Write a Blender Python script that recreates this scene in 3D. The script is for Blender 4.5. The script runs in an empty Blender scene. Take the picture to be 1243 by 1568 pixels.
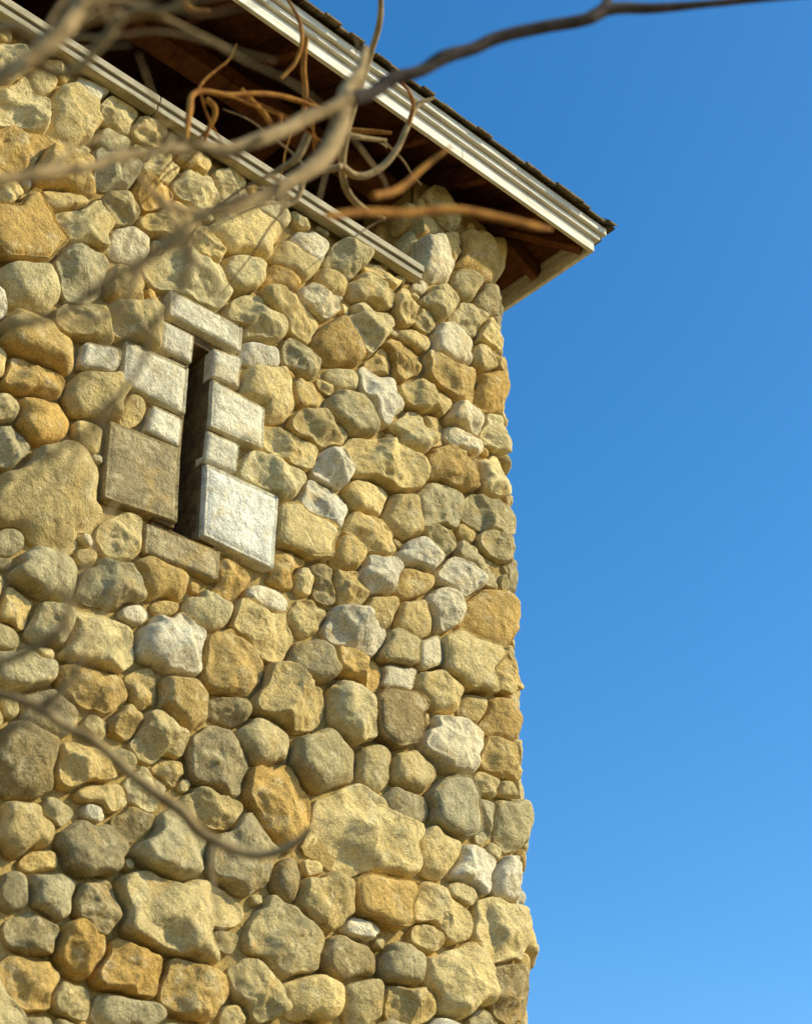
import bpy, math, random
import numpy as np
from mathutils import Vector, Matrix
random.seed(7); rng=np.random.default_rng(7)
scene=bpy.context.scene
# ---------------------------------------------------------------- camera maths
W0,H0=1243.0,1568.0
FPX=2548.0
P=math.radians(34.3); A=math.radians(47.0)
F=np.array([math.cos(P)*math.cos(A),math.cos(P)*math.sin(A),math.sin(P)])
R=np.array([math.sin(A),-math.cos(A),0.0])
U=np.cross(R,F)
d0=F+((800-W0/2)/FPX)*R
C=np.array([-d0[0]*9.0,-d0[1]*9.0,1.6])
def ray(px,py):
    return F+((px-W0/2)/FPX)*R-((py-H0/2)/FPX)*U
def at(px,py,depth):
    return C+ray(px,py)*depth
RC=0.26
def px2uv(px,py):
    d=ray(px,py)
    t=-C[1]/d[1]
    x=C[0]+d[0]*t
    if x<=-RC: return np.array([x,C[2]+d[2]*t])
    ox,oy=C[0]+RC,C[1]-RC
    a=d[0]**2+d[1]**2; b=2*(ox*d[0]+oy*d[1]); c=ox*ox+oy*oy-RC*RC
    disc=b*b-4*a*c
    if disc<0: disc=0
    t=(-b-math.sqrt(disc))/(2*a)
    X,Y=ox+d[0]*t,oy+d[1]*t
    phi=math.atan2(X,-Y)
    return np.array([-RC+RC*phi,C[2]+d[2]*t])
ARC=RC*math.pi/2
def S_main(u,v):
    u=np.asarray(u,float); v=np.asarray(v,float)
    phi=np.clip((u+RC)/RC,0,math.pi/2)
    s=np.maximum(u+RC-ARC,0); l=np.minimum(u,-RC)
    x=l+RC*np.sin(phi); y=RC-RC*np.cos(phi)+s
    return np.stack([x,y,v],-1),np.stack([np.sin(phi),-np.cos(phi),np.zeros_like(phi)],-1)
# ---------------------------------------------------------------- numpy noise
_perm=rng.random((64,64,64))
def vnoise(p):
    i=np.floor(p).astype(int); f=p-i; f=f*f*(3-2*f)
    r=0
    for dx in (0,1):
        wx=f[...,0] if dx else 1-f[...,0]
        for dy in (0,1):
            wy=f[...,1] if dy else 1-f[...,1]
            for dz in (0,1):
                wz=f[...,2] if dz else 1-f[...,2]
                r=r+wx*wy*wz*_perm[(i[...,0]+dx)&63,(i[...,1]+dy)&63,(i[...,2]+dz)&63]
    return r*2-1
def fbm(p,o=3):
    r=0;a=1
    for k in range(o):
        r=r+a*vnoise(p*(2.03**k)+17.3*k); a*=0.5
    return r
# ---------------------------------------------------------------- node helpers
def newmat(name):
    m=bpy.data.materials.new(name); m.use_nodes=True
    nt=m.node_tree; b=nt.nodes['Principled BSDF']
    b.inputs['Roughness'].default_value=0.95
    b.inputs['Specular IOR Level'].default_value=0.15
    return m,nt,b
def N(nt,t,**k):
    n=nt.nodes.new(t)
    for a,b in k.items(): setattr(n,a,b)
    return n
def noise(nt,vec,scale,detail=5,rough=0.55,dist=0.0):
    n=N(nt,'ShaderNodeTexNoise'); n.inputs['Scale'].default_value=scale
    n.inputs['Detail'].default_value=detail; n.inputs['Roughness'].default_value=rough
    n.inputs['Distortion'].default_value=dist
    if vec is not None: nt.links.new(vec,n.inputs['Vector'])
    return n.outputs['Fac']
def mr(nt,val,a,b,c,d):
    n=N(nt,'ShaderNodeMapRange'); nt.links.new(val,n.inputs[0])
    for i,x in enumerate((a,b,c,d)): n.inputs[i+1].default_value=x
    return n.outputs[0]
def mul(nt,col,val):
    n=N(nt,'ShaderNodeVectorMath',operation='SCALE'); nt.links.new(col,n.inputs[0]); nt.links.new(val,n.inputs['Scale']); return n.outputs[0]
def mixc(nt,fac,a,b):
    n=N(nt,'ShaderNodeMix',data_type='RGBA')
    for v,i in ((fac,0),(a,6),(b,7)):
        if isinstance(v,(tuple,float,int)):
            n.inputs[i].default_value=(v+(1,)) if isinstance(v,tuple) else v
        else: nt.links.new(v,n.inputs[i])
    return n.outputs[2]
def bump(nt,h,dist,strength=1.0,prev=None):
    n=N(nt,'ShaderNodeBump'); n.inputs['Distance'].default_value=dist; n.inputs['Strength'].default_value=strength
    nt.links.new(h,n.inputs['Height'])
    if prev is not None: nt.links.new(prev,n.inputs['Normal'])
    return n.outputs[0]
# ---------------------------------------------------------------- materials
def stone_mat():
    m,nt,b=newmat('fieldstone')
    geo=N(nt,'ShaderNodeNewGeometry'); off=N(nt,'ShaderNodeAttribute',attribute_name='off')
    add=N(nt,'ShaderNodeVectorMath',operation='ADD')
    nt.links.new(geo.outputs['Position'],add.inputs[0]); nt.links.new(off.outputs['Vector'],add.inputs[1])
    v=add.outputs[0]
    col=N(nt,'ShaderNodeAttribute',attribute_name='col').outputs['Color']
    c=mul(nt,col,mr(nt,noise(nt,v,8,4,.6,.8),.32,.68,.74,1.2))
    rust=mr(nt,noise(nt,v,6,4,.65,.5),.54,.68,0,.45)
    c=mixc(nt,rust,c,(.64,.40,.11))
    pale=mr(nt,noise(nt,v,13,5,.7,.4),.53,.64,0,.5)
    c=mixc(nt,pale,c,(.84,.70,.40))
    dark=mr(nt,noise(nt,v,24,5,.75,.5),.58,.69,0,.6)
    c=mixc(nt,dark,c,(.20,.135,.055))
    c=mul(nt,c,mr(nt,noise(nt,v,120,3,.75),.3,.7,.68,1.26))
    nt.links.new(c,b.inputs['Base Color'])
    n1=bump(nt,noise(nt,v,20,8,.68,.3),.034,1.0)
    nt.links.new(n1,b.inputs['Normal'])
    return m
def mortar_mat():
    m,nt,b=newmat('mortar')
    geo=N(nt,'ShaderNodeNewGeometry'); v=geo.outputs['Position']
    c=mixc(nt,mr(nt,noise(nt,v,4,4,.6),.35,.65,0,1),(.55,.39,.14),(.36,.245,.08))
    c=mul(nt,c,mr(nt,noise(nt,v,60,4,.7),.3,.7,.7,1.2))
    nt.links.new(c,b.inputs['Base Color'])
    n1=bump(nt,noise(nt,v,30,5,.7),.02)
    nt.links.new(n1,b.inputs['Normal'])
    return m
def wood_mat(name,c1,c2,grain=(1,1,1),dirt=.5,rough=.7,bd=.003):
    m,nt,b=newmat(name); b.inputs['Roughness'].default_value=rough
    geo=N(nt,'ShaderNodeNewGeometry')
    mp=N(nt,'ShaderNodeMapping'); mp.inputs['Scale'].default_value=grain
    nt.links.new(geo.outputs['Position'],mp.inputs['Vector']); v=mp.outputs[0]
    g=noise(nt,v,30,8,.65,.3)
    c=mixc(nt,mr(nt,g,.4,.72,0,1),c1,c2)
    p=noise(nt,geo.outputs['Position'],7,8,.7)
    c=mul(nt,c,mr(nt,p,.3,.6,1-dirt,1.03))
    nt.links.new(c,b.inputs['Base Color'])
    nt.links.new(bump(nt,g,bd),b.inputs['Normal'])
    return m
M_stone=stone_mat(); M_mortar=mortar_mat()
M_white=wood_mat('weathered_white_paint',(.92,.87,.73),(.60,.52,.38),(.12,1,1.6),.2)
M_sill=wood_mat('weathered_grey_wood',(.52,.45,.30),(.24,.20,.12),(.12,1,1.8),.35)
M_dark=wood_mat('dark_stained_wood',(.19,.065,.02),(.07,.025,.009),(1,.15,1),.5)
M_shing=wood_mat('wood_shingle',(.24,.18,.09),(.08,.065,.04),(1.5,.2,1),.5,.9)
def bark(name,a,b_):
    m,nt,b=newmat(name)
    geo=N(nt,'ShaderNodeNewGeometry'); v=geo.outputs['Position']
    c=mixc(nt,mr(nt,noise(nt,v,25,6,.6),.4,.62,0,1),a,b_)
    nt.links.new(c,b.inputs['Base Color'])
    nt.links.new(bump(nt,noise(nt,v,90,6,.7),.004),b.inputs['Normal'])
    return m
M_bark=bark('grey_bark',(.46,.32,.15),(.24,.165,.075))
M_barko=bark('russet_bark',(.48,.22,.04),(.28,.11,.025))
M_barkd=bark('dark_bark',(.13,.10,.08),(.075,.055,.045))
def grass_mat():
    m,nt,b=newmat('dry_grass')
    geo=N(nt,'ShaderNodeNewGeometry'); v=geo.outputs['Position']
    c=mixc(nt,mr(nt,noise(nt,v,.6,8,.7),.35,.65,0,1),(.25,.17,.065),(.15,.115,.04))
    nt.links.new(c,b.inputs['Base Color']); nt.links.new(bump(nt,noise(nt,v,20,8,.7),.05),b.inputs['Normal'])
    return m
# ---------------------------------------------------------------- mesh helpers
def mesh_np(name,V,Fq,mat,parent=None,smooth=True,attrs=None):
    me=bpy.data.meshes.new(name)
    me.vertices.add(len(V)); me.vertices.foreach_set('co',np.asarray(V,np.float32).ravel())
    Fq=np.asarray(Fq,np.int32); k=Fq.shape[1]
    me.loops.add(Fq.size); me.loops.foreach_set('vertex_index',Fq.ravel())
    me.polygons.add(len(Fq)); me.polygons.foreach_set('loop_start',np.arange(0,Fq.size,k,dtype=np.int32))
    me.update(calc_edges=True)
    me.polygons.foreach_set('use_smooth',np.full(len(Fq),smooth))
    if attrs:
        for an,(ty,arr) in attrs.items():
            a=me.attributes.new(an,ty,'POINT')
            a.data.foreach_set('color' if ty=='FLOAT_COLOR' else 'vector',np.asarray(arr,np.float32).ravel())
    me.materials.append(mat)
    o=bpy.data.objects.new(name,me); scene.collection.objects.link(o)
    if parent: o.parent=parent
    return o
def empty(name):
    o=bpy.data.objects.new(name,None); scene.collection.objects.link(o); return o
class Boxes:
    def __init__(s): s.V=[];s.F=[]
    def hexa(s,pts):
        b=len(s.V); s.V+= [tuple(p) for p in pts]
        for f in ((0,3,2,1),(4,5,6,7),(0,1,5,4),(1,2,6,5),(2,3,7,6),(3,0,4,7)): s.F.append([b+i for i in f])
    def box(s,x0,x1,y0,y1,z0,z1):
        s.hexa([(x0,y0,z0),(x1,y0,z0),(x1,y1,z0),(x0,y1,z0),(x0,y0,z1),(x1,y0,z1),(x1,y1,z1),(x0,y1,z1)])
    def beam(s,a,b,w,h):
        a=Vector(a);b=Vector(b);d=(b-a).normalized(); sd=d.cross(Vector((0,0,1))).normalized()*w/2; up=sd.cross(d).normalized()*h/2
        s.hexa([a-sd-up,a+sd-up,b+sd-up,b-sd-up,a-sd+up,a+sd+up,b+sd+up,b-sd+up])
    def make(s,name,mat,parent,bev=0.0):
        o=mesh_np(name,s.V,s.F,mat,parent,False)
        if bev:
            md=o.modifiers.new('bev','BEVEL'); md.width=bev; md.segments=2
        return o
# ---------------------------------------------------------------- dimensions
LX,LY=7.0,5.0
d=ray(910,385); t=-(C[0]+C[1])/(d[0]+d[1]); pe=C+d*t; OV=pe[0]; ZE=pe[2]
s1=px2uv(630,432); XP,ZS=s1[0],s1[1]     # end of sill / start of corner pier
PX0=XP+0.03
# ---------------------------------------------------------------- stones
COL={'W':(.86,.74,.48),'C':(.79,.61,.27),'T':(.68,.50,.20),'G':(.54,.44,.22),'O':(.65,.42,.13),'B':(.40,.28,.115),'D':(.42,.33,.16)}
S='''645 345 45 38 20 T r;655 402 64 70 70 W r;690 383 28 46 70 T f;728 396 78 60 35 O r;712 438 38 52 65 G r;742 462 40 46 70 D r;640 442 24 24 20 W f
670 466 50 48 40 C f;715 490 60 45 25 C f;748 512 36 46 70 C f;686 533 58 76 75 W r;614 472 40 62 60 T f;643 494 30 42 60 T f;632 522 48 30 30 C r
738 552 40 42 50 T f;764 565 20 34 70 T f;690 586 100 48 24 O f;748 600 62 58 25 O r;712 648 60 48 40 W f;757 665 58 48 25 C f;702 680 62 28 42 W f
690 722 88 56 22 O f;748 732 42 58 75 C f;774 748 34 64 80 T f;745 795 92 48 25 G f;762 838 62 46 25 G f;728 866 80 40 35 G f;785 906 34 42 70 T f
745 950 94 80 15 O r;700 888 64 52 45 W f;712 1020 88 80 20 C b;772 1036 42 48 50 T f;722 1086 40 50 60 T r;765 1104 68 56 12 O r;668 1058 72 60 30 C r
690 1144 90 70 20 W f;765 1166 78 54 25 T f;738 1205 42 34 30 T f;774 1212 34 30 30 T f;780 1264 54 80 85 G r;738 1260 32 62 80 G f;686 1243 64 82 75 G b
722 1335 62 62 25 W f;780 1350 54 66 60 W f;702 1370 42 32 30 C b;766 1428 80 92 80 C f;670 1402 90 62 35 C f;804 1420 24 60 85 T f;778 1522 64 88 80 B f
695 1506 88 96 70 C f;612 1482 68 60 30 G r;652 1436 50 46 30 T f;470 382 52 50 25 W r;524 403 50 42 35 G f;445 404 72 44 38 C r;500 440 48 42 40 T r
425 434 50 42 30 O r;368 362 92 78 20 C r;362 420 64 62 50 C r;440 484 96 56 38 C f;484 466 60 50 35 W f;515 530 80 66 30 O r;558 502 64 88 -50 C f
568 455 74 50 45 C f;582 432 62 24 35 C f;453 552 64 42 35 G f;395 546 62 40 30 W r;385 500 88 56 32 C f;525 582 52 30 25 C r;580 562 42 40 50 T f
612 555 50 72 60 O f;577 606 52 88 65 W f;535 636 82 66 25 G r;485 660 78 56 35 T f;465 606 62 44 30 T r;405 606 84 76 30 C r;642 612 78 48 35 T f
626 668 48 68 60 C f;657 660 34 56 70 T f;578 716 118 60 20 C f;506 718 62 56 30 W f;436 690 84 46 30 C f;412 736 92 58 25 C f;490 780 78 56 25 W f
560 762 70 54 18 C r;612 792 52 70 75 T r;667 780 68 66 40 G f;462 818 92 72 18 C b;560 822 78 50 38 T f;670 828 42 52 70 G f;636 858 54 44 35 W f
527 852 46 56 60 T r;432 872 54 50 30 O f;572 884 58 58 20 W f;626 894 50 54 40 O r;488 896 34 64 75 D f;528 908 46 62 60 T f;457 890 34 52 50 C f
405 922 62 38 20 W r;397 968 92 74 22 C f;577 940 50 56 40 T r;632 950 60 58 45 T r;674 938 50 58 60 W f;465 950 48 52 40 T f;536 972 86 62 40 W f
606 998 52 50 20 G b;650 1006 34 48 75 W b;604 1041 46 38 10 W b;542 1026 84 44 35 O f;476 1018 58 70 60 D r;350 1017 88 100 75 O f;440 1076 104 82 22 T f
534 1096 58 98 70 C f;602 1100 72 82 20 B b;492 1168 104 88 12 G r;568 1180 50 76 85 G r;626 1186 66 64 35 T r;612 1242 78 66 35 D r;558 1282 158 118 24 C f
660 1306 62 76 50 C r;578 1378 88 70 15 O b;490 1386 78 82 60 T f;545 1426 52 34 20 W f;428 1446 116 96 45 G f;530 1470 88 66 15 D r;465 1530 92 66 18 C r
553 1538 56 84 80 G r;622 1542 74 56 15 T f;388 1515 60 96 65 T f;424 1230 82 130 65 O f;325 1172 98 84 40 D f;402 1140 72 84 60 G r;346 1090 62 40 20 D f
270 1082 74 82 60 O r;234 1134 76 98 65 T f;214 1062 46 58 70 T f;262 984 98 84 30 W f;315 940 66 56 25 C r;238 889 86 60 28 O r;185 828 62 66 70 C f
170 900 88 60 18 G f;204 942 48 30 20 W f;342 892 48 50 40 O f;146 986 104 72 15 C f;76 960 72 60 30 G f;62 880 98 76 28 G r;70 765 150 160 40 T r
58 648 78 74 30 O r;48 582 84 52 20 O f;146 612 88 76 25 T r;196 630 38 44 60 T r;142 555 56 40 15 W b;58 530 122 74 30 O r;45 440 92 74 35 C r
36 362 92 124 50 O b;118 346 104 80 22 C f;192 375 66 50 25 W r;115 418 88 86 60 G f;124 502 92 50 15 T f;202 500 80 68 20 T f;188 440 66 50 20 T r
248 350 74 48 25 T f;288 432 118 84 38 C f;106 180 82 78 40 C r;58 132 42 48 40 C r;36 172 84 86 50 C f;25 230 72 70 30 O f;174 180 56 40 30 C f
226 206 52 32 30 C f;172 220 56 34 20 G r;168 270 70 50 20 G f;245 260 48 42 50 C f;98 268 92 66 20 O f;298 292 64 46 30 C f;290 252 52 30 30 T f
228 302 60 56 40 O f;180 322 50 56 50 G f;98 318 84 44 20 T f;312 386 62 46 20 C f;412 330 54 34 30 C r;346 290 54 44 30 C f;130 1303 112 82 12 D r
264 1306 96 112 -50 G f;202 1262 54 52 40 D r;366 1312 98 102 50 D f;275 1406 204 116 14 T f;76 1370 82 76 20 G r;146 1392 68 82 60 D f;115 1456 78 80 55 O f
196 1490 104 80 28 O f;286 1516 102 76 15 O f;50 1436 72 82 60 D f;44 1506 88 90 50 O f;102 1532 72 52 30 G f;190 1552 102 52 10 G r;35 1272 100 80 20 T r
82 1248 50 40 30 G f;35 1170 104 108 40 D r;120 1180 94 60 15 T f;155 1218 80 40 20 T f;140 1060 110 60 18 O f;70 1092 84 68 20 D r;192 1108 50 50 30 T f
30 1030 92 60 15 G r;20 935 56 52 20 T f;320 1246 92 50 25 T f;432 1352 40 72 80 D r;15 830 50 50 20 G r;8 690 60 70 60 G f;5 300 60 50 20 C f;250 935 40 34 30 T r
330 1440 70 50 20 G f;250 1180 50 40 30 T f;20 1370 50 60 60 D r;10 100 50 50 30 C f;60 1320 60 40 10 T f'''
cs=[];Ms=[];ps=[];cols=[];kinds=[];rads=[]
for ln in S.replace('\n',';').split(';'):
    q=ln.split()
    if len(q)<7: continue
    cx,cy,w,h,an=map(float,q[:5])
    if abs(an)>45 and h>w: an=an-90 if an>0 else an+90
    c=px2uv(cx,cy); e=6.0
    J=np.stack([(px2uv(cx+e*.2,cy)-px2uv(cx-e,cy))/(1.2*e),(px2uv(cx,cy+e)-px2uv(cx,cy-e))/(2*e)],1)
    a_=math.radians(an); Rm=np.array([[math.cos(a_),math.sin(a_)],[-math.sin(a_),math.cos(a_)]])
    Mp=np.diag([2/w,2/h])@Rm
    M=Mp@np.linalg.inv(J)
    cs.append(c);Ms.append(M);ps.append({'r':2.3,'f':random.uniform(2.6,5.5),'b':5.0}[q[6]])
    cols.append(q[5]);kinds.append(q[6]);rads.append(1/math.sqrt(abs(np.linalg.det(M))))
NV=len(cs)
polys=[([(252,448),(365,508),(362,547),(250,488)],'W',.05),
([(240,495),(291,520),(286,563),(239,540)],'W',.045),([(183,527),(281,570),(275,643),(178,592)],'W',.055),
([(226,625),(273,646),(268,692),(215,665)],'W',.045),([(160,648),(270,692),(264,806),(150,768)],'B',.045),
([(319,538),(364,552),(359,602),(316,583)],'W',.045),([(316,587),(397,632),(394,695),(311,660)],'W',.055),
([(309,664),(360,686),(355,730),(304,712)],'W',.045),([(304,716),(416,768),(408,880),(298,828)],'X',.065),
([(215,806),(330,850),(326,897),(210,852)],'B',.05)]
PB=[]
for pts,cc,hh in polys:
    q=np.array([px2uv(*p) for p in pts]); PB.append((q,cc,hh))
sl=[px2uv(287,521),px2uv(319,536),px2uv(299,829),px2uv(263,812)]
HU0=(sl[0][0]+sl[3][0])/2; HU1=(sl[1][0]+sl[2][0])/2; HV1=(sl[0][1]+sl[1][1])/2; HV0=(sl[2][1]+sl[3][1])/2
hole=np.array([(HU0,HV1),(HU1,HV1),(HU1,HV0),(HU0,HV0)])
def polyd(q,p,mar=0.0):
    c=q.mean(0); r=None
    for k in range(len(q)):
        a,b=q[k],q[(k+1)%len(q)]; e=b-a; n=np.array([e[1],-e[0]]); n/=np.linalg.norm(n)
        o=n@(a-c)
        if o<0: n=-n;o=-o
        dd=((p-c)@n)-o-mar
        r=dd if r is None else np.maximum(r,dd)
    return r
allp=[b[0] for b in PB]+[hole]
cs=np.array(cs);Ms=np.array(Ms);ps=np.array(ps);rads=np.array(rads)
def inside_wall(u,v,r):
    if v<0.0: return False
    if v+r*.8>ZS-0.0 and u-r*.8<PX0: return v+r*.75<ZS-.01
    return v+r*.3<ZE+.08
UMAX=-RC+ARC+3.0
for r0,tries in ((.17,1500),(.135,3500),(.105,7000),(.08,9000),(.058,9000),(.042,7000),(.03,5000)):
    for _ in range(tries):
        u=random.uniform(-LX+.05,UMAX); v=random.uniform(0.05,ZE)
        if r0<.05 and not(-3.8<u<.3 and v>2.6): continue
        r=r0*random.uniform(.9,1.1)
        if not inside_wall(u,v,r): continue
        p=np.array([u,v]); dl=p-cs; near=(np.abs(dl[:,0])<.75)&(np.abs(dl[:,1])<.75)
        if near.any():
            q=np.abs(np.einsum('nij,nj->ni',Ms[near],dl[near])); pp=ps[near]
            dd=(q[:,0]**pp+q[:,1]**pp)**(1/pp)
            L=np.linalg.norm(dl[near],axis=1); gap=L*(1-1/np.maximum(dd,1e-6))
            if gap.min()<r*.84: continue
        if min(polyd(a,p) for a in allp)<r*.88: continue
        an=random.uniform(-25,25)+(90 if random.random()<.25 else 0); asp=random.uniform(1.0,1.45)
        a_=math.radians(an); Rm=np.array([[math.cos(a_),math.sin(a_)],[-math.sin(a_),math.cos(a_)]])
        M=np.diag([1/(r*math.sqrt(asp)),math.sqrt(asp)/r])@Rm
        cs=np.vstack([cs,p]);Ms=np.concatenate([Ms,M[None]]);ps=np.append(ps,random.choice([2.2,3,3,4]));rads=np.append(rads,r)
        cols.append(random.choice('WCCCTTTGGOCD')); kinds.append(random.choice('rff'))
print('stones',len(cs),'listed',NV)
VV=[];FF=[];CC=[];OO=[];vb=0
def add_stone(c,rho,th,kind,H,colr,rings,Sfn):
    global vb
    n=len(th)
    rm=rho.mean()
    if kind=='b': ss=np.array([1.0,1.0,1.0,.985,.95]+list(np.linspace(.9,.0,rings)))
    else: ss=np.array([.92,.98,1.0]+list(np.sin(np.linspace(math.pi/2*.94,0,rings+3))))
    ss[-1]=0.0
    ex={'r':3.0,'f':5.5,'b':9.0}[kind]*random.uniform(.85,1.25)
    s2=ss[:,None]*np.ones((1,n))
    x=np.cos(th)[None]*rho[None]*s2; y=np.sin(th)[None]*rho[None]*s2
    h=(np.clip(1-s2**ex,0,1))**(.5 if kind!='b' else .42)
    if kind=='b': h[0]=-.7;h[1]=.3;h[2]=.72;h[3]=.9
    else: h[0]=-1.0; h[1]=-.4; h[2]=.0
    h=h*H
    core=s2<.9999
    core[:3]=False
    if kind in 'fr':
        k=random.randint(3,6) if kind=='f' else 2
        for i in range(k):
            ga=random.uniform(0,2*math.pi); sl_=random.uniform(.15,.95) if kind=='f' else random.uniform(.05,.3)
            off=H*random.uniform(.76,1.0)+ sl_*rm*random.uniform(.1,.55)
            pl=np.maximum(off-sl_*(x*math.cos(ga)+y*math.sin(ga)),.42*H)
            kk=.002 if kind=='f' else .010
            hn=-kk*np.logaddexp(-h/kk,-pl/kk)
            h=np.where(core,hn,h)
    tx,ty=random.uniform(-.22,.22),random.uniform(-.22,.22)
    if kind!='b': h=h+(x*tx+y*ty)*np.clip(h/H*2,0,1)
    off=np.array([random.uniform(0,60) for _ in range(3)])
    q=np.stack([x,y,h],-1)+off
    am={'r':.006,'f':.011,'b':.0022}[kind]*min(1,rm/.1)
    disp=fbm(q*9,2)*am*1.1+fbm(q*28,3)*am*.8
    rid=(1-np.abs(vnoise(q*13)))*am*.8
    fade=np.clip((1-s2)*14,.15,1)*core
    h=h+(disp-(rid if kind=='f' else 0)*.5)*fade
    lat=1+fbm(q*np.array([11,11,5])+9,3)*({'r':.03,'f':.065,'b':.008}[kind])
    x=x*lat;y=y*lat
    pos,nr=Sfn(c[0]+x,c[1]+y)
    p=pos+nr*h[...,None]
    R_=len(ss)
    V=p.reshape(-1,3)
    idx=np.arange(R_*n).reshape(R_,n)
    a=idx[:-1];b=idx[1:]
    f=np.stack([a,np.roll(a,-1,1),np.roll(b,-1,1),b],-1).reshape(-1,4)
    VV.append(V);FF.append(f+vb);vb+=len(V)
    CC.append(np.tile(np.append(colr,1.0),(len(V),1)));OO.append(np.tile(off,(len(V),1)))
def jit(c):
    b=np.array(COL[c]); k=random.uniform(.86,1.08)
    t_=random.uniform(-.05,.05)
    return b*k*np.array([1+t_,1,1-t_*2.2])
for i in range(len(cs)):
    c=cs[i]; vis=(-4.0<c[0]<.35 and c[1]>2.6)
    n=64 if vis else 26; rings=16 if vis else 5
    if vis and rads[i]<.06: n=36;rings=9
    th=np.linspace(0,2*math.pi,n,endpoint=False)
    dirs=np.stack([np.cos(th),np.sin(th)],-1)
    q=np.abs(dirs@Ms[i].T); dn=(q[:,0]**ps[i]+q[:,1]**ps[i])**(1/ps[i])
    rmax=1.25/dn
    fr=np.linspace(.25,1,46)
    pts=c+dirs[:,None,:]*(rmax[:,None]*fr[None])[...,None]
    own=fr[None]*rmax[:,None]*dn[:,None]
    dl=cs-c; nb=np.where((np.abs(dl[:,0])<.9)&(np.abs(dl[:,1])<.9))[0]; nb=nb[nb!=i]
    ok=np.ones(own.shape,bool)
    if len(nb):
        w=pts[:,:,None,:]-cs[nb][None,None]
        qq=np.abs(np.einsum('nij,abnj->abni',Ms[nb],w)); pp=ps[nb]
        dd=((qq[...,0]**pp+qq[...,1]**pp)**(1/pp)).min(-1)
        ok&=own<dd
    for a in allp:
        if np.abs(a.mean(0)-c).max()<1.0:
            ok&=(polyd(a,pts)>.006)
    ok&=~((pts[...,1]>ZS-.015)&(pts[...,0]<PX0))
    ok&=pts[...,0]>-LX-.05
    cut=np.argmin(ok,axis=1); cut=np.where(ok.all(1),45,np.maximum(cut-1,0))
    rho=rmax*fr[cut]
    rs=rho.copy()
    for _ in range(2): rs=np.minimum(rs*1.006,(np.roll(rs,1)+rs*2+np.roll(rs,-1))/4)
    rho=np.maximum(rs-.0075,.012)
    if rho.mean()<.02: continue
    H=min(.115,max(.04,rho.mean()*random.uniform(.5,1.0)))
    if c[0]>-RC-.12: H=min(H,.085)
    if kinds[i]=='b': H*=.8
    add_stone(c,rho,th,kinds[i],H,jit(cols[i]),rings,S_main)
for q,cc,hh in PB:
    c=q.mean(0); n=96; th=np.linspace(0,2*math.pi,n,endpoint=False)
    ca=np.arctan2(q[:,1]-c[1],q[:,0]-c[0])%(2*math.pi)
    for a in ca:
        k=np.argmin(np.abs(np.angle(np.exp(1j*(th-a))))); th[k]=a
    th=np.sort(th)
    dirs=np.stack([np.cos(th),np.sin(th)],-1)
    rho=np.full(n,1e9)
    for k in range(4):
        a,b=q[k],q[(k+1)%4]; e=b-a; nn=np.array([e[1],-e[0]]);nn/=np.linalg.norm(nn); o=nn@(a-c)
        if o<0: nn=-nn;o=-o
        dn=dirs@nn; rho=np.minimum(rho,np.where(dn>1e-4,(o-.004)/np.maximum(dn,1e-4),1e9))
    colr=np.array({'W':(.86,.77,.54),'X':(.95,.90,.72),'B':(.45,.35,.18)}[cc])*random.uniform(.94,1.03)
    add_stone(c,rho,th,'b',hh,colr,12,S_main)
def S_left(u,v):
    u=np.asarray(u,float)
    return np.stack([np.full_like(u,PX0),-u,v],-1),np.stack([-np.ones_like(u),np.zeros_like(u),np.zeros_like(u)],-1)
for (a,b,r) in [(-.10,.12,.10),(-.32,.10,.10),(-.12,.34,.11),(-.34,.33,.10),(-.10,.56,.1),(-.33,.56,.1)]:
    th=np.linspace(0,2*math.pi,40,endpoint=False)
    add_stone(np.array([a,ZS+b]),r*(1+.12*np.cos(2*th+a*9)),th,'r',.05,jit(random.choice('TOC')),9,S_left)
bld=empty('stone_tower')
mesh_np('fieldstones',np.concatenate(VV),np.concatenate(FF),M_stone,bld,True,
 {'col':('FLOAT_COLOR',np.concatenate(CC)),'off':('FLOAT_VECTOR',np.concatenate(OO))})
print('verts',vb)
us=np.unique(np.concatenate([np.arange(-LX,UMAX+1.6,.03),[HU0,HU1,PX0]])); vs=np.unique(np.concatenate([np.arange(0,ZE+.12,.03),[HV0,HV1,ZS]]))
UU,V2=np.meshgrid(us,vs,indexing='ij')
pos,nr=S_main(UU,V2)
h=-.012+.012*fbm(pos*6,3)
edge=((np.abs(UU-HU0)<.02)|(np.abs(UU-HU1)<.02)); h=np.where(edge,0,h)
pos=pos+nr*h[...,None]
idx=np.arange(UU.size).reshape(UU.shape)
uc=(us[:-1]+us[1:])/2; vc=(vs[:-1]+vs[1:])/2
Uc,Vc=np.meshgrid(uc,vc,indexing='ij')
keep=~((Uc>HU0)&(Uc<HU1)&(Vc>HV0)&(Vc<HV1)) & ~((Vc>ZS)&(Uc<PX0))
f=np.stack([idx[:-1,:-1],idx[1:,:-1],idx[1:,1:],idx[:-1,1:]],-1)[keep]
mesh_np('mortar_wall',pos.reshape(-1,3),f,M_mortar,bld)
rv=Boxes(); dp=.45
zz=HV0
while zz<HV1-.01:
    z2=min(HV1,zz+random.uniform(.25,.4)); o=random.uniform(.0,.006)
    rv.box(HU1-.001-o,HU1+.1,-.02,dp,zz+.001,z2-.001); rv.box(HU0-.1,HU0+.001+o,-.018,dp,zz+.001,z2-.001); zz=z2
rv.box(HU0-.1,HU1+.1,.0,dp,HV1,HV1+.05); rv.box(HU0-.1,HU1+.1,.0,dp,HV0-.05,HV0)
M_rev,nt,b=newmat('cut_stone_shaded'); geo=N(nt,'ShaderNodeNewGeometry')
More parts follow.
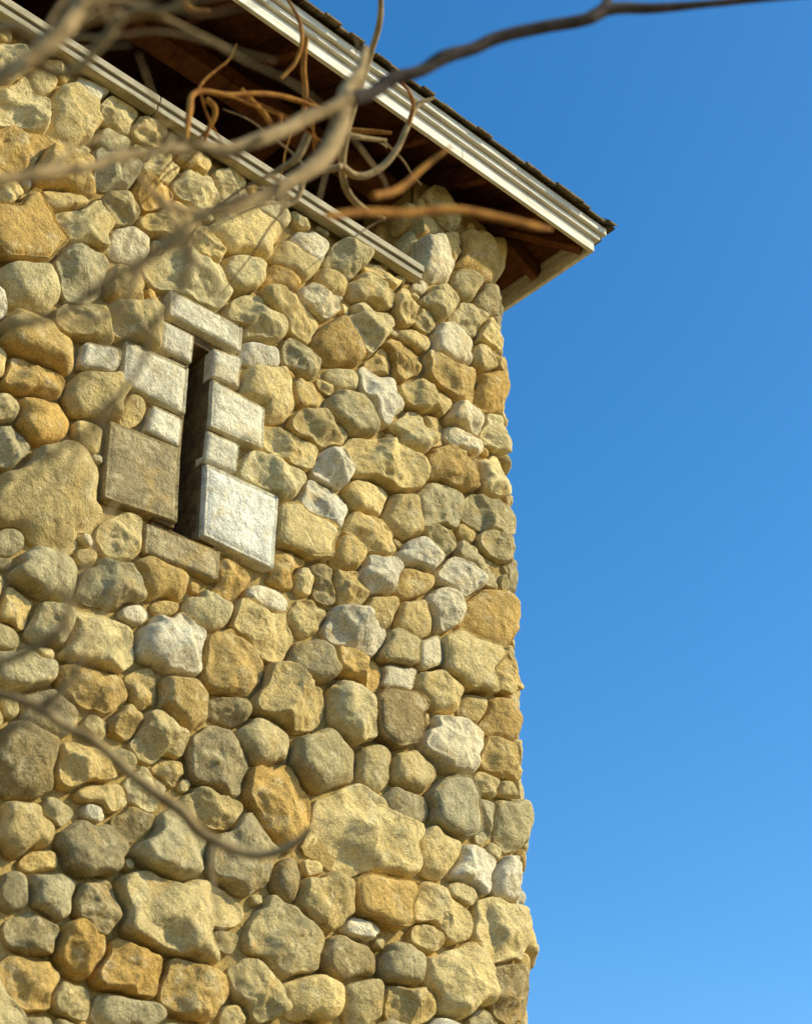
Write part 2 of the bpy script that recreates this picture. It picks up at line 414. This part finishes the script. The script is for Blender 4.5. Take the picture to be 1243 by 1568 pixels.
nt.links.new(mixc(nt,mr(nt,noise(nt,geo.outputs['Position'],12,8,.7),.35,.65,0,1),(.10,.06,.03),(.26,.18,.08)),b.inputs['Base Color'])  # jamb stone browned: shade of the recess is put into its colour
nt.links.new(bump(nt,noise(nt,geo.outputs['Position'],25,8,.7),.02),b.inputs['Normal'])
rv.make('window_reveal',M_rev,bld,.004)
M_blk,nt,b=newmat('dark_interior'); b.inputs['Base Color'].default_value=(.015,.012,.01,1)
bk=Boxes(); bk.box(HU0-.05,HU1+.05,.20,.21,HV0+.0,HV1-.0); bk.make('slit_shade_panel',M_blk,bld)  # near-black sheet stands in for the unlit depth of the slit
core=Boxes()
core.box(-LX+.02,-.47,.46,LY-.02,0.01,ZS-.25)
core.box(-LX+.03,HU0-.101,.05,.459,0.01,ZS-.02); core.box(HU1+.101,-.30,.05,.459,0.01,ZS-.02)
core.box(PX0+.01,-.28,.05,.46,ZS-.019,ZE+.12)
core.box(-.46,-.05,.30,LY-.03,0.01,ZE+.12)
core.box(-LX+.01,-LX+.4,.05,LY,ZS-.018,ZE+.12); core.box(-LX+.41,-.47,LY-.4,LY,ZS-.24,ZE+.12)
core.make('masonry_core',M_mortar,bld)
sb=Boxes()
xs=[-LX-.02,-4.9,-2.6,XP]
for a,b_ in zip(xs[:-1],xs[1:]):
    sb.box(a+.002,b_-.002,-.105,.40,ZS+.004,ZS+.05)
    sb.box(a+.002,b_-.004,-.090,-.03,ZS-.040,ZS+.002)
sb.make('sill_beam',M_sill,bld,.004)
# ---------------------------------------------------------------- roof
tanp=math.tan(math.radians(28))
fa=Boxes(); X0=-LX-OV
def ring(bx,o0,o1,z0,z1,ph=1.7):
    xs=[-LX-o0]
    x=-LX-o0+ph
    while x<o0-.6: xs.append(x); x+=2.45
    xs.append(o0)
    for a,b_ in zip(xs[:-1],xs[1:]): bx.box(a+.002,b_-.002*(b_<o0),-o0,-o1,z0,z1)
    bx.box(o1,o0-.001,-o1+.001,LY+o1,z0+.001,z1-.001)
    bx.box(-LX-o0,-LX-o1,-o1+.001,LY+o1,z0,z1); bx.box(-LX-o0,o0,LY+o1+.001,LY+o0,z0,z1)
ring(fa,OV,OV-.025,ZE,ZE+.088)
ring(fa,OV+.028,OV-.02,ZE+.090,ZE+.128,2.3)
ring(fa,OV+.058,OV-.02,ZE+.131,ZE+.185,.9)
fa.make('fascia',M_white,bld,.003)
sh=Boxes()
def shingle_edge(front=True):
    end=OV+.10 if front else LY+OV
    x=-LX-OV-.05 if front else -OV-.09
    while x<end:
        w=random.uniform(.07,.17); x2=min(x+w,end); o=OV+.105+random.uniform(-.014,.02)
        for k,(zo,oo) in enumerate(((.1865,0),(.199,-.012+random.uniform(-.006,.006)))):
            z0=ZE+zo+random.uniform(0,.003); th_=.0105+random.uniform(0,.006); q=o+oo; L=.45
            if front: P4=[(x+.001,-q,z0),(x2-.001,-q,z0),(x2-.001,-q+L,z0+L*tanp),(x+.001,-q+L,z0+L*tanp)]
            else: P4=[(q,x+.001,z0),(q,x2-.001,z0),(q-L,x2-.001,z0+L*tanp),(q-L,x+.001,z0+L*tanp)]
            if front and x2>OV-.3: P4[2]=(min(P4[2][0],OV-.38+0.0),)+P4[2][1:]; P4[3]=(min(P4[3][0],OV-.39),)+P4[3][1:]
            if not front and x<-OV+.3: P4[2]=(P4[2][0],max(P4[2][1],-OV+.39),P4[2][2]); P4[3]=(P4[3][0],max(P4[3][1],-OV+.38),P4[3][2])
            sh.hexa(P4+[(a,b_,c_+th_) for a,b_,c_ in P4])
        x=x2
shingle_edge(True); shingle_edge(False)
sh.make('shingle_edge',M_shing,bld)
def hip(off,z0):
    x0,x1,y0,y1=-LX-off,off,-off,LY+off; hw=(y1-y0)/2; zr=z0+hw*tanp
    return [(x0,y0,z0),(x1,y0,z0),(x1,y1,z0),(x0,y1,z0),(x0+hw,(y0+y1)/2,zr),(x1-hw,(y0+y1)/2,zr)],[[0,1,5,4],[2,3,4,5]],[[1,2,5],[3,0,4]]
def hipobj(name,off,z0,mat):
    V,q,t3=hip(off,z0); me=bpy.data.meshes.new(name); me.from_pydata(V,[],q+t3); me.materials.append(mat)
    o=bpy.data.objects.new(name,me); scene.collection.objects.link(o); o.parent=bld
hipobj('roof_shingles',OV+.05,ZE+.245,M_shing)
hipobj('roof_deck',OV-.022,ZE+.165,M_dark)
rf=Boxes()
zc=ZE+.085
x=OV-.42
while x>-LX:
    L=min(2.6,OV-x-.06)+0.0
    L=max(.25,L); a=(x,-OV+.03,zc); b_=(x,-OV+.03+L,zc+L*tanp); rf.beam(a,b_,.05,.13); x-=.46
y=-OV+.44
while y<LY:
    L=max(.25,min(2.4,y+OV-.06)); rf.beam((OV-.03,y,zc),(OV-.03-L,y,zc+L*tanp),.05,.13); y+=.46
rf.beam((OV-.04,-OV+.04,zc-.005),(OV-2.6,-OV+2.6,zc-.005+2.56*tanp),.06,.16)
rf.box(-LX+.4,PX0+.05,.12,.26,ZE+.03,ZE+.15)
for xx in (-1.6,-2.9,-4.2): rf.box(xx,xx+.09,.27,LY-.41,ZE+.1,ZE+.24)
rf.make('rafters',M_dark,bld,.003)
# ---------------------------------------------------------------- ground
g=bpy.data.meshes.new('ground'); g.from_pydata([(-900,-900,0),(900,-900,0),(900,900,0),(-900,900,0)],[],[[0,1,2,3]]); g.materials.append(grass_mat())
go=bpy.data.objects.new('ground',g); scene.collection.objects.link(go)
# ---------------------------------------------------------------- branches
def tubes(name,spl,mat,parent,res=3):
    cu=bpy.data.curves.new(name,'CURVE'); cu.dimensions='3D'; cu.bevel_depth=1.0; cu.bevel_resolution=res; cu.use_fill_caps=True; cu.resolution_u=6
    for pts in spl:
        s=cu.splines.new('BEZIER'); s.bezier_points.add(len(pts)-1)
        for bp,(p,r) in zip(s.bezier_points,pts):
            bp.co=p; bp.radius=r; bp.handle_left_type='AUTO'; bp.handle_right_type='AUTO'
    cu.materials.append(mat)
    o=bpy.data.objects.new(name,cu); scene.collection.objects.link(o); o.parent=parent; return o
tree=empty('bare_tree')
def br(pts,d0,d1=None,wob=4):
    d1=d0 if d1 is None else d1; out=[]
    n=len(pts)
    for i,(x,y,w) in enumerate(pts):
        dd=d0+(d1-d0)*i/max(1,n-1)
        out.append((tuple(at(x+random.uniform(-wob,wob),y+random.uniform(-wob,wob),dd)),w*random.uniform(.9,1.12)*dd/FPX/2))
    return out
TR=at(-1100,1500,3.0); tx,ty=TR[0],TR[1]
def tr(z): return ((tx+.06*math.sin(z*1.3),ty+.05*math.cos(z),z),.05)
big=[[( (tx,ty,-.1),.17),((tx+.03,ty,.6),.13),((tx,ty+.05,1.8),.115),((tx+.06,ty,3.2),.10),((tx+.1,ty+.1,4.6),.07),((tx,ty,6.0),.04),((tx-.2,ty+.1,7.2),.02)]]
gray=[
 [tr(2.6)]+br([(-250,320,20),(-60,285,20),(20,276,18),(80,262,20),(135,256,16),(180,240,18),(240,236,15),(300,222,18),(355,222,17),(400,208,22),(440,200,20),(470,180,24),(500,168,20),(540,148,24)],2.1,2.8),
 br([(560,70,9),(545,110,18),(530,140,24),(518,190,30),(490,245,30),(440,282,22),(370,312,17),(300,325,14),(250,305,12),(225,285,10),(195,250,7)],3.0,2.2),
 [tr(3.0)]+br([(-200,210,24),(-20,125,26),(45,90,30),(90,50,32),(120,10,30),(150,-60,26)],1.9,2.1),
 br([(45,90,22),(100,110,16),(160,60,14),(200,20,13),(260,12,12),(300,-10,8)],2.0),
 br([(-40,60,18),(20,45,18),(60,60,14),(90,50,10)],2.2),
 br([(90,50,18),(150,25,14),(200,30,10),(240,20,8)],2.1),
 br([(400,212,12),(350,240,11),(270,215,10),(200,225,7)],2.3),
 br([(380,300,14),(300,340,13),(230,395,12),(180,470,11),(120,500,8)],2.0,1.9),
 br([(0,500,14),(90,480,14),(150,440,12),(230,390,11),(330,345,8)],1.8),
 br([(240,300,12),(270,360,11),(300,400,10),(330,430,7)],2.1),
 br([(275,322,12),(285,400,11),(235,500,11),(215,560,10),(170,630,9),(140,680,6)],1.9),
 [tr(1.9)]+br([(-220,1010,16),(-30,1055,15),(20,1072,14),(60,1083,16),(100,1112,15),(140,1135,18),(175,1168,16),(210,1190,18),(245,1222,17),(275,1245,20),(305,1278,17),(335,1292,18),(390,1310,16),(440,1300,14),(478,1268,8)],2.5),
 br([(-60,1030,15),(40,1000,15),(90,965,14),(115,910,12),(150,860,7)],1.9),
 br([(60,1083,12),(100,1050,10),(130,1000,6)],2.3),
 br([(-30,1160,11),(30,1110,11),(100,1070,6)],1.9),
]
dark=[
 br([(540,150,24),(570,140,22),(600,122,24),(645,108,21),(680,88,22),(725,74,20),(760,58,21),(830,42,20),(900,28,23),(930,12,20),(1000,12,15),(1080,5,13),(1180,-4,12),(1300,-12,9)],2.8,3.1,2),
 br([(900,28,16),(925,5,14),(935,-40,10)],3.0,3.1),
]
mid=[
 br([(580,-30,7),(582,30,9),(568,80,10),(552,130,12),(540,170,12),(528,215,12),(524,255,12),(535,295,12),(560,322,10),(588,335,7)],4.6,4.8,2),
 br([(524,255,13),(545,270,12),(575,262,11),(603,232,10),(622,195,9),(640,160,8),(662,148,5)],4.7,4.9,2),
 br([(524,255,12),(500,258,10),(470,262,10),(440,285,9),(400,290,7)],4.7,4.4,2),
 br([(535,205,9),(560,212,8),(590,215,6)],4.8,4.9,2),
 br([(470,205,14),(455,240,12),(425,262,9),(400,275,6)],4.2,4.2,2),
 br([(520,255,11),(470,270,10),(455,305,8),(430,320,5)],4.5,4.4,2),
]
rus=[
 br([(283,215,8),(290,170,10),(300,140,10),(350,146,9),(400,142,8),(440,150,8),(490,165,6)],4.0,4.4,2),
 br([(470,55,7),(466,100,8),(468,145,9),(465,180,7)],4.8,4.8,2),
 br([(316,150,8),(330,168,8),(318,200,7),(310,225,5)],4.3,4.3,2),
 br([(370,138,7),(400,170,8),(425,190,8),(428,175,6)],4.4,4.4,2),
 br([(500,330,12),(560,326,14),(620,328,15),(690,322,14),(760,332,12),(820,345,10),(845,350,4)],2.3,2.7,2),
 br([(530,200,9),(570,200,8),(600,205,5)],5.0,5.0,2),
 br([(570,300,12),(610,290,12),(650,255,9),(690,225,4)],2.7,2.9,2),
 br([(280,0,10),(290,12,10),(320,16,6)],3.5,3.5,1),
 br([(600,110,5),(630,150,6),(625,190,5)],4.6,4.7,2),
 br([(430,120,7),(455,90,7),(462,40,6),(440,0,5)],4.6,4.7,2),
]
def shoots(src,num,Lr,rr,out,xlim=640,ylim=2000):
    k=0;tries=0
    while k<num and tries<4000:
        tries+=1
        s=random.choice(src); i=random.randrange(1,len(s)-1) if len(s)>2 else 0
        f=random.random(); p=np.array(s[i][0])*(1-f)+np.array(s[min(i+1,len(s)-1)][0])*f
        rel=p-C; dp_=rel@F
        if dp_<1.5: continue
        X=W0/2+FPX*(rel@R)/dp_; Y=H0/2-FPX*(rel@U)/dp_
        if not(-30<X<xlim and -30<Y<ylim): continue
        tan=np.array(s[min(i+1,len(s)-1)][0])-np.array(s[i][0]); tan/=np.linalg.norm(tan)+1e-9
        dv=tan*random.uniform(.5,1.1)+np.array([random.gauss(0,.4),random.gauss(0,.4),random.gauss(.1,.5)]); dv/=np.linalg.norm(dv)
        L=random.uniform(*Lr)*dp_/4.5; pts=[]; q=p.copy(); r=rr*dp_/4.5*random.uniform(.7,1.2)
        for j in range(5):
            pts.append((tuple(q),r*(1-.17*j))); dv=dv+np.array([random.gauss(0,.13) for _ in range(3)]); dv/=np.linalg.norm(dv); q=q+dv*L/4
        e=q-C; de=e@F; XE=W0/2+FPX*(e@R)/de
        if XE>xlim+40: continue
        out.append(pts); k+=1
ex=[];ex2=[]
shoots(mid,10,(.15,.4),.0036,ex); shoots(gray[:7],34,(.25,.75),.0052,ex,560,360); shoots(rus[:4],10,(.12,.35),.0038,ex2,600); shoots(gray[7:],24,(.25,.75),.0052,ex,480)
tubes('trunk',big,M_bark,tree,6); tubes('branches',gray,M_bark,tree); tubes('main_limb',dark,M_barkd,tree)
tubes('twigs',mid+ex,M_bark,tree); tubes('russet_twigs',rus+ex2,M_barko,tree)
# ---------------------------------------------------------------- second bare tree, toward the sun
SEL=math.radians(36); SAZ=math.radians(45)
sund=np.array([math.sin(SAZ)*math.cos(SEL),-math.cos(SAZ)*math.cos(SEL),math.sin(SEL)])
tree2=empty('bare_tree.001')
tgt=np.array([-3.1,0,3.6])
cc=tgt+sund*(10.5/math.cos(SEL)); print('crown',cc)
sp=[]
def shadow(q):
    return q.x-sund[0]*(q.y/sund[1]), q.z-sund[2]*(q.y/sund[1])
def grow(p,dv,r,L,lev):
    n=5; pts=[(tuple(p),r)]; q=Vector(p); dvv=Vector(dv)
    r1=r*.6
    for i in range(1,n):
        dvv=(dvv+Vector((random.gauss(0,.14),random.gauss(0,.14),random.gauss(0.05,.1)))).normalized()
        q=q+dvv*(L/(n-1)); pts.append((tuple(q),r+(r1-r)*i/(n-1)))
        sx,sz=shadow(q)
        if lev>0 and (sx>-1.35 or sz>5.2-(sx+3.1)*1.0 or sx<-4.6): break
        if lev<5 and i>=(2 if lev==0 else 1):
            for _ in range(4 if lev==0 else 2):
                ax=Vector((random.gauss(0,1),random.gauss(0,1),random.gauss(0,.7))).normalized()
                nd=(dvv*.7+ax*.8).normalized()
                if lev>=2 and random.random()<.40: continue
                grow(q,nd,max(.010,(r+(r1-r)*i/(n-1))*.6),(2.0 if lev==0 else L*random.uniform(.55,.72)),lev+1)
    sp.append(pts)
base=Vector((cc[0],cc[1],0))
grow(base,Vector((0,0,1)),.13,cc[2]-.2,0)
print('twigs',len(sp))
tubes('crown_branches',sp,M_bark,tree2,1).data.resolution_u=2
# ---------------------------------------------------------------- light
sun=bpy.data.lights.new('sun','SUN'); sun.energy=5.0; sun.angle=math.radians(.5); sun.color=(1,.91,.62)
so=bpy.data.objects.new('sun',sun); scene.collection.objects.link(so)
so.rotation_euler=Vector(sund).to_track_quat('Z','Y').to_euler()
w=bpy.data.worlds.new('World'); scene.world=w; w.use_nodes=True; nt=w.node_tree
sky=nt.nodes.new('ShaderNodeTexSky'); sky.sky_type='NISHITA'; sky.sun_disc=False
sky.sun_elevation=SEL; sky.sun_rotation=math.atan2(sund[0],sund[1]); sky.air_density=1.0; sky.dust_density=.6; sky.ozone_density=2.0
hs=nt.nodes.new('ShaderNodeHueSaturation'); hs.inputs['Hue'].default_value=.497; hs.inputs['Saturation'].default_value=1.38; hs.inputs['Value'].default_value=1.45
nt.links.new(sky.outputs[0],hs.inputs['Color']); nt.links.new(hs.outputs[0],nt.nodes['Background'].inputs[0]); nt.nodes['Background'].inputs[1].default_value=.15
# ---------------------------------------------------------------- camera
cam=bpy.data.cameras.new('camera'); co=bpy.data.objects.new('camera',cam); scene.collection.objects.link(co)
cam.sensor_fit='HORIZONTAL'; cam.sensor_width=36; cam.lens=36*FPX/W0; cam.clip_end=3000; cam.clip_start=.05
m=Matrix(((R[0],U[0],-F[0],C[0]),(R[1],U[1],-F[1],C[1]),(R[2],U[2],-F[2],C[2]),(0,0,0,1))); co.matrix_world=m
cam.dof.use_dof=True; cam.dof.focus_distance=7.9; cam.dof.aperture_fstop=4.0
scene.camera=co
scene.view_settings.view_transform='Standard'; scene.view_settings.look='None'; scene.view_settings.exposure=0
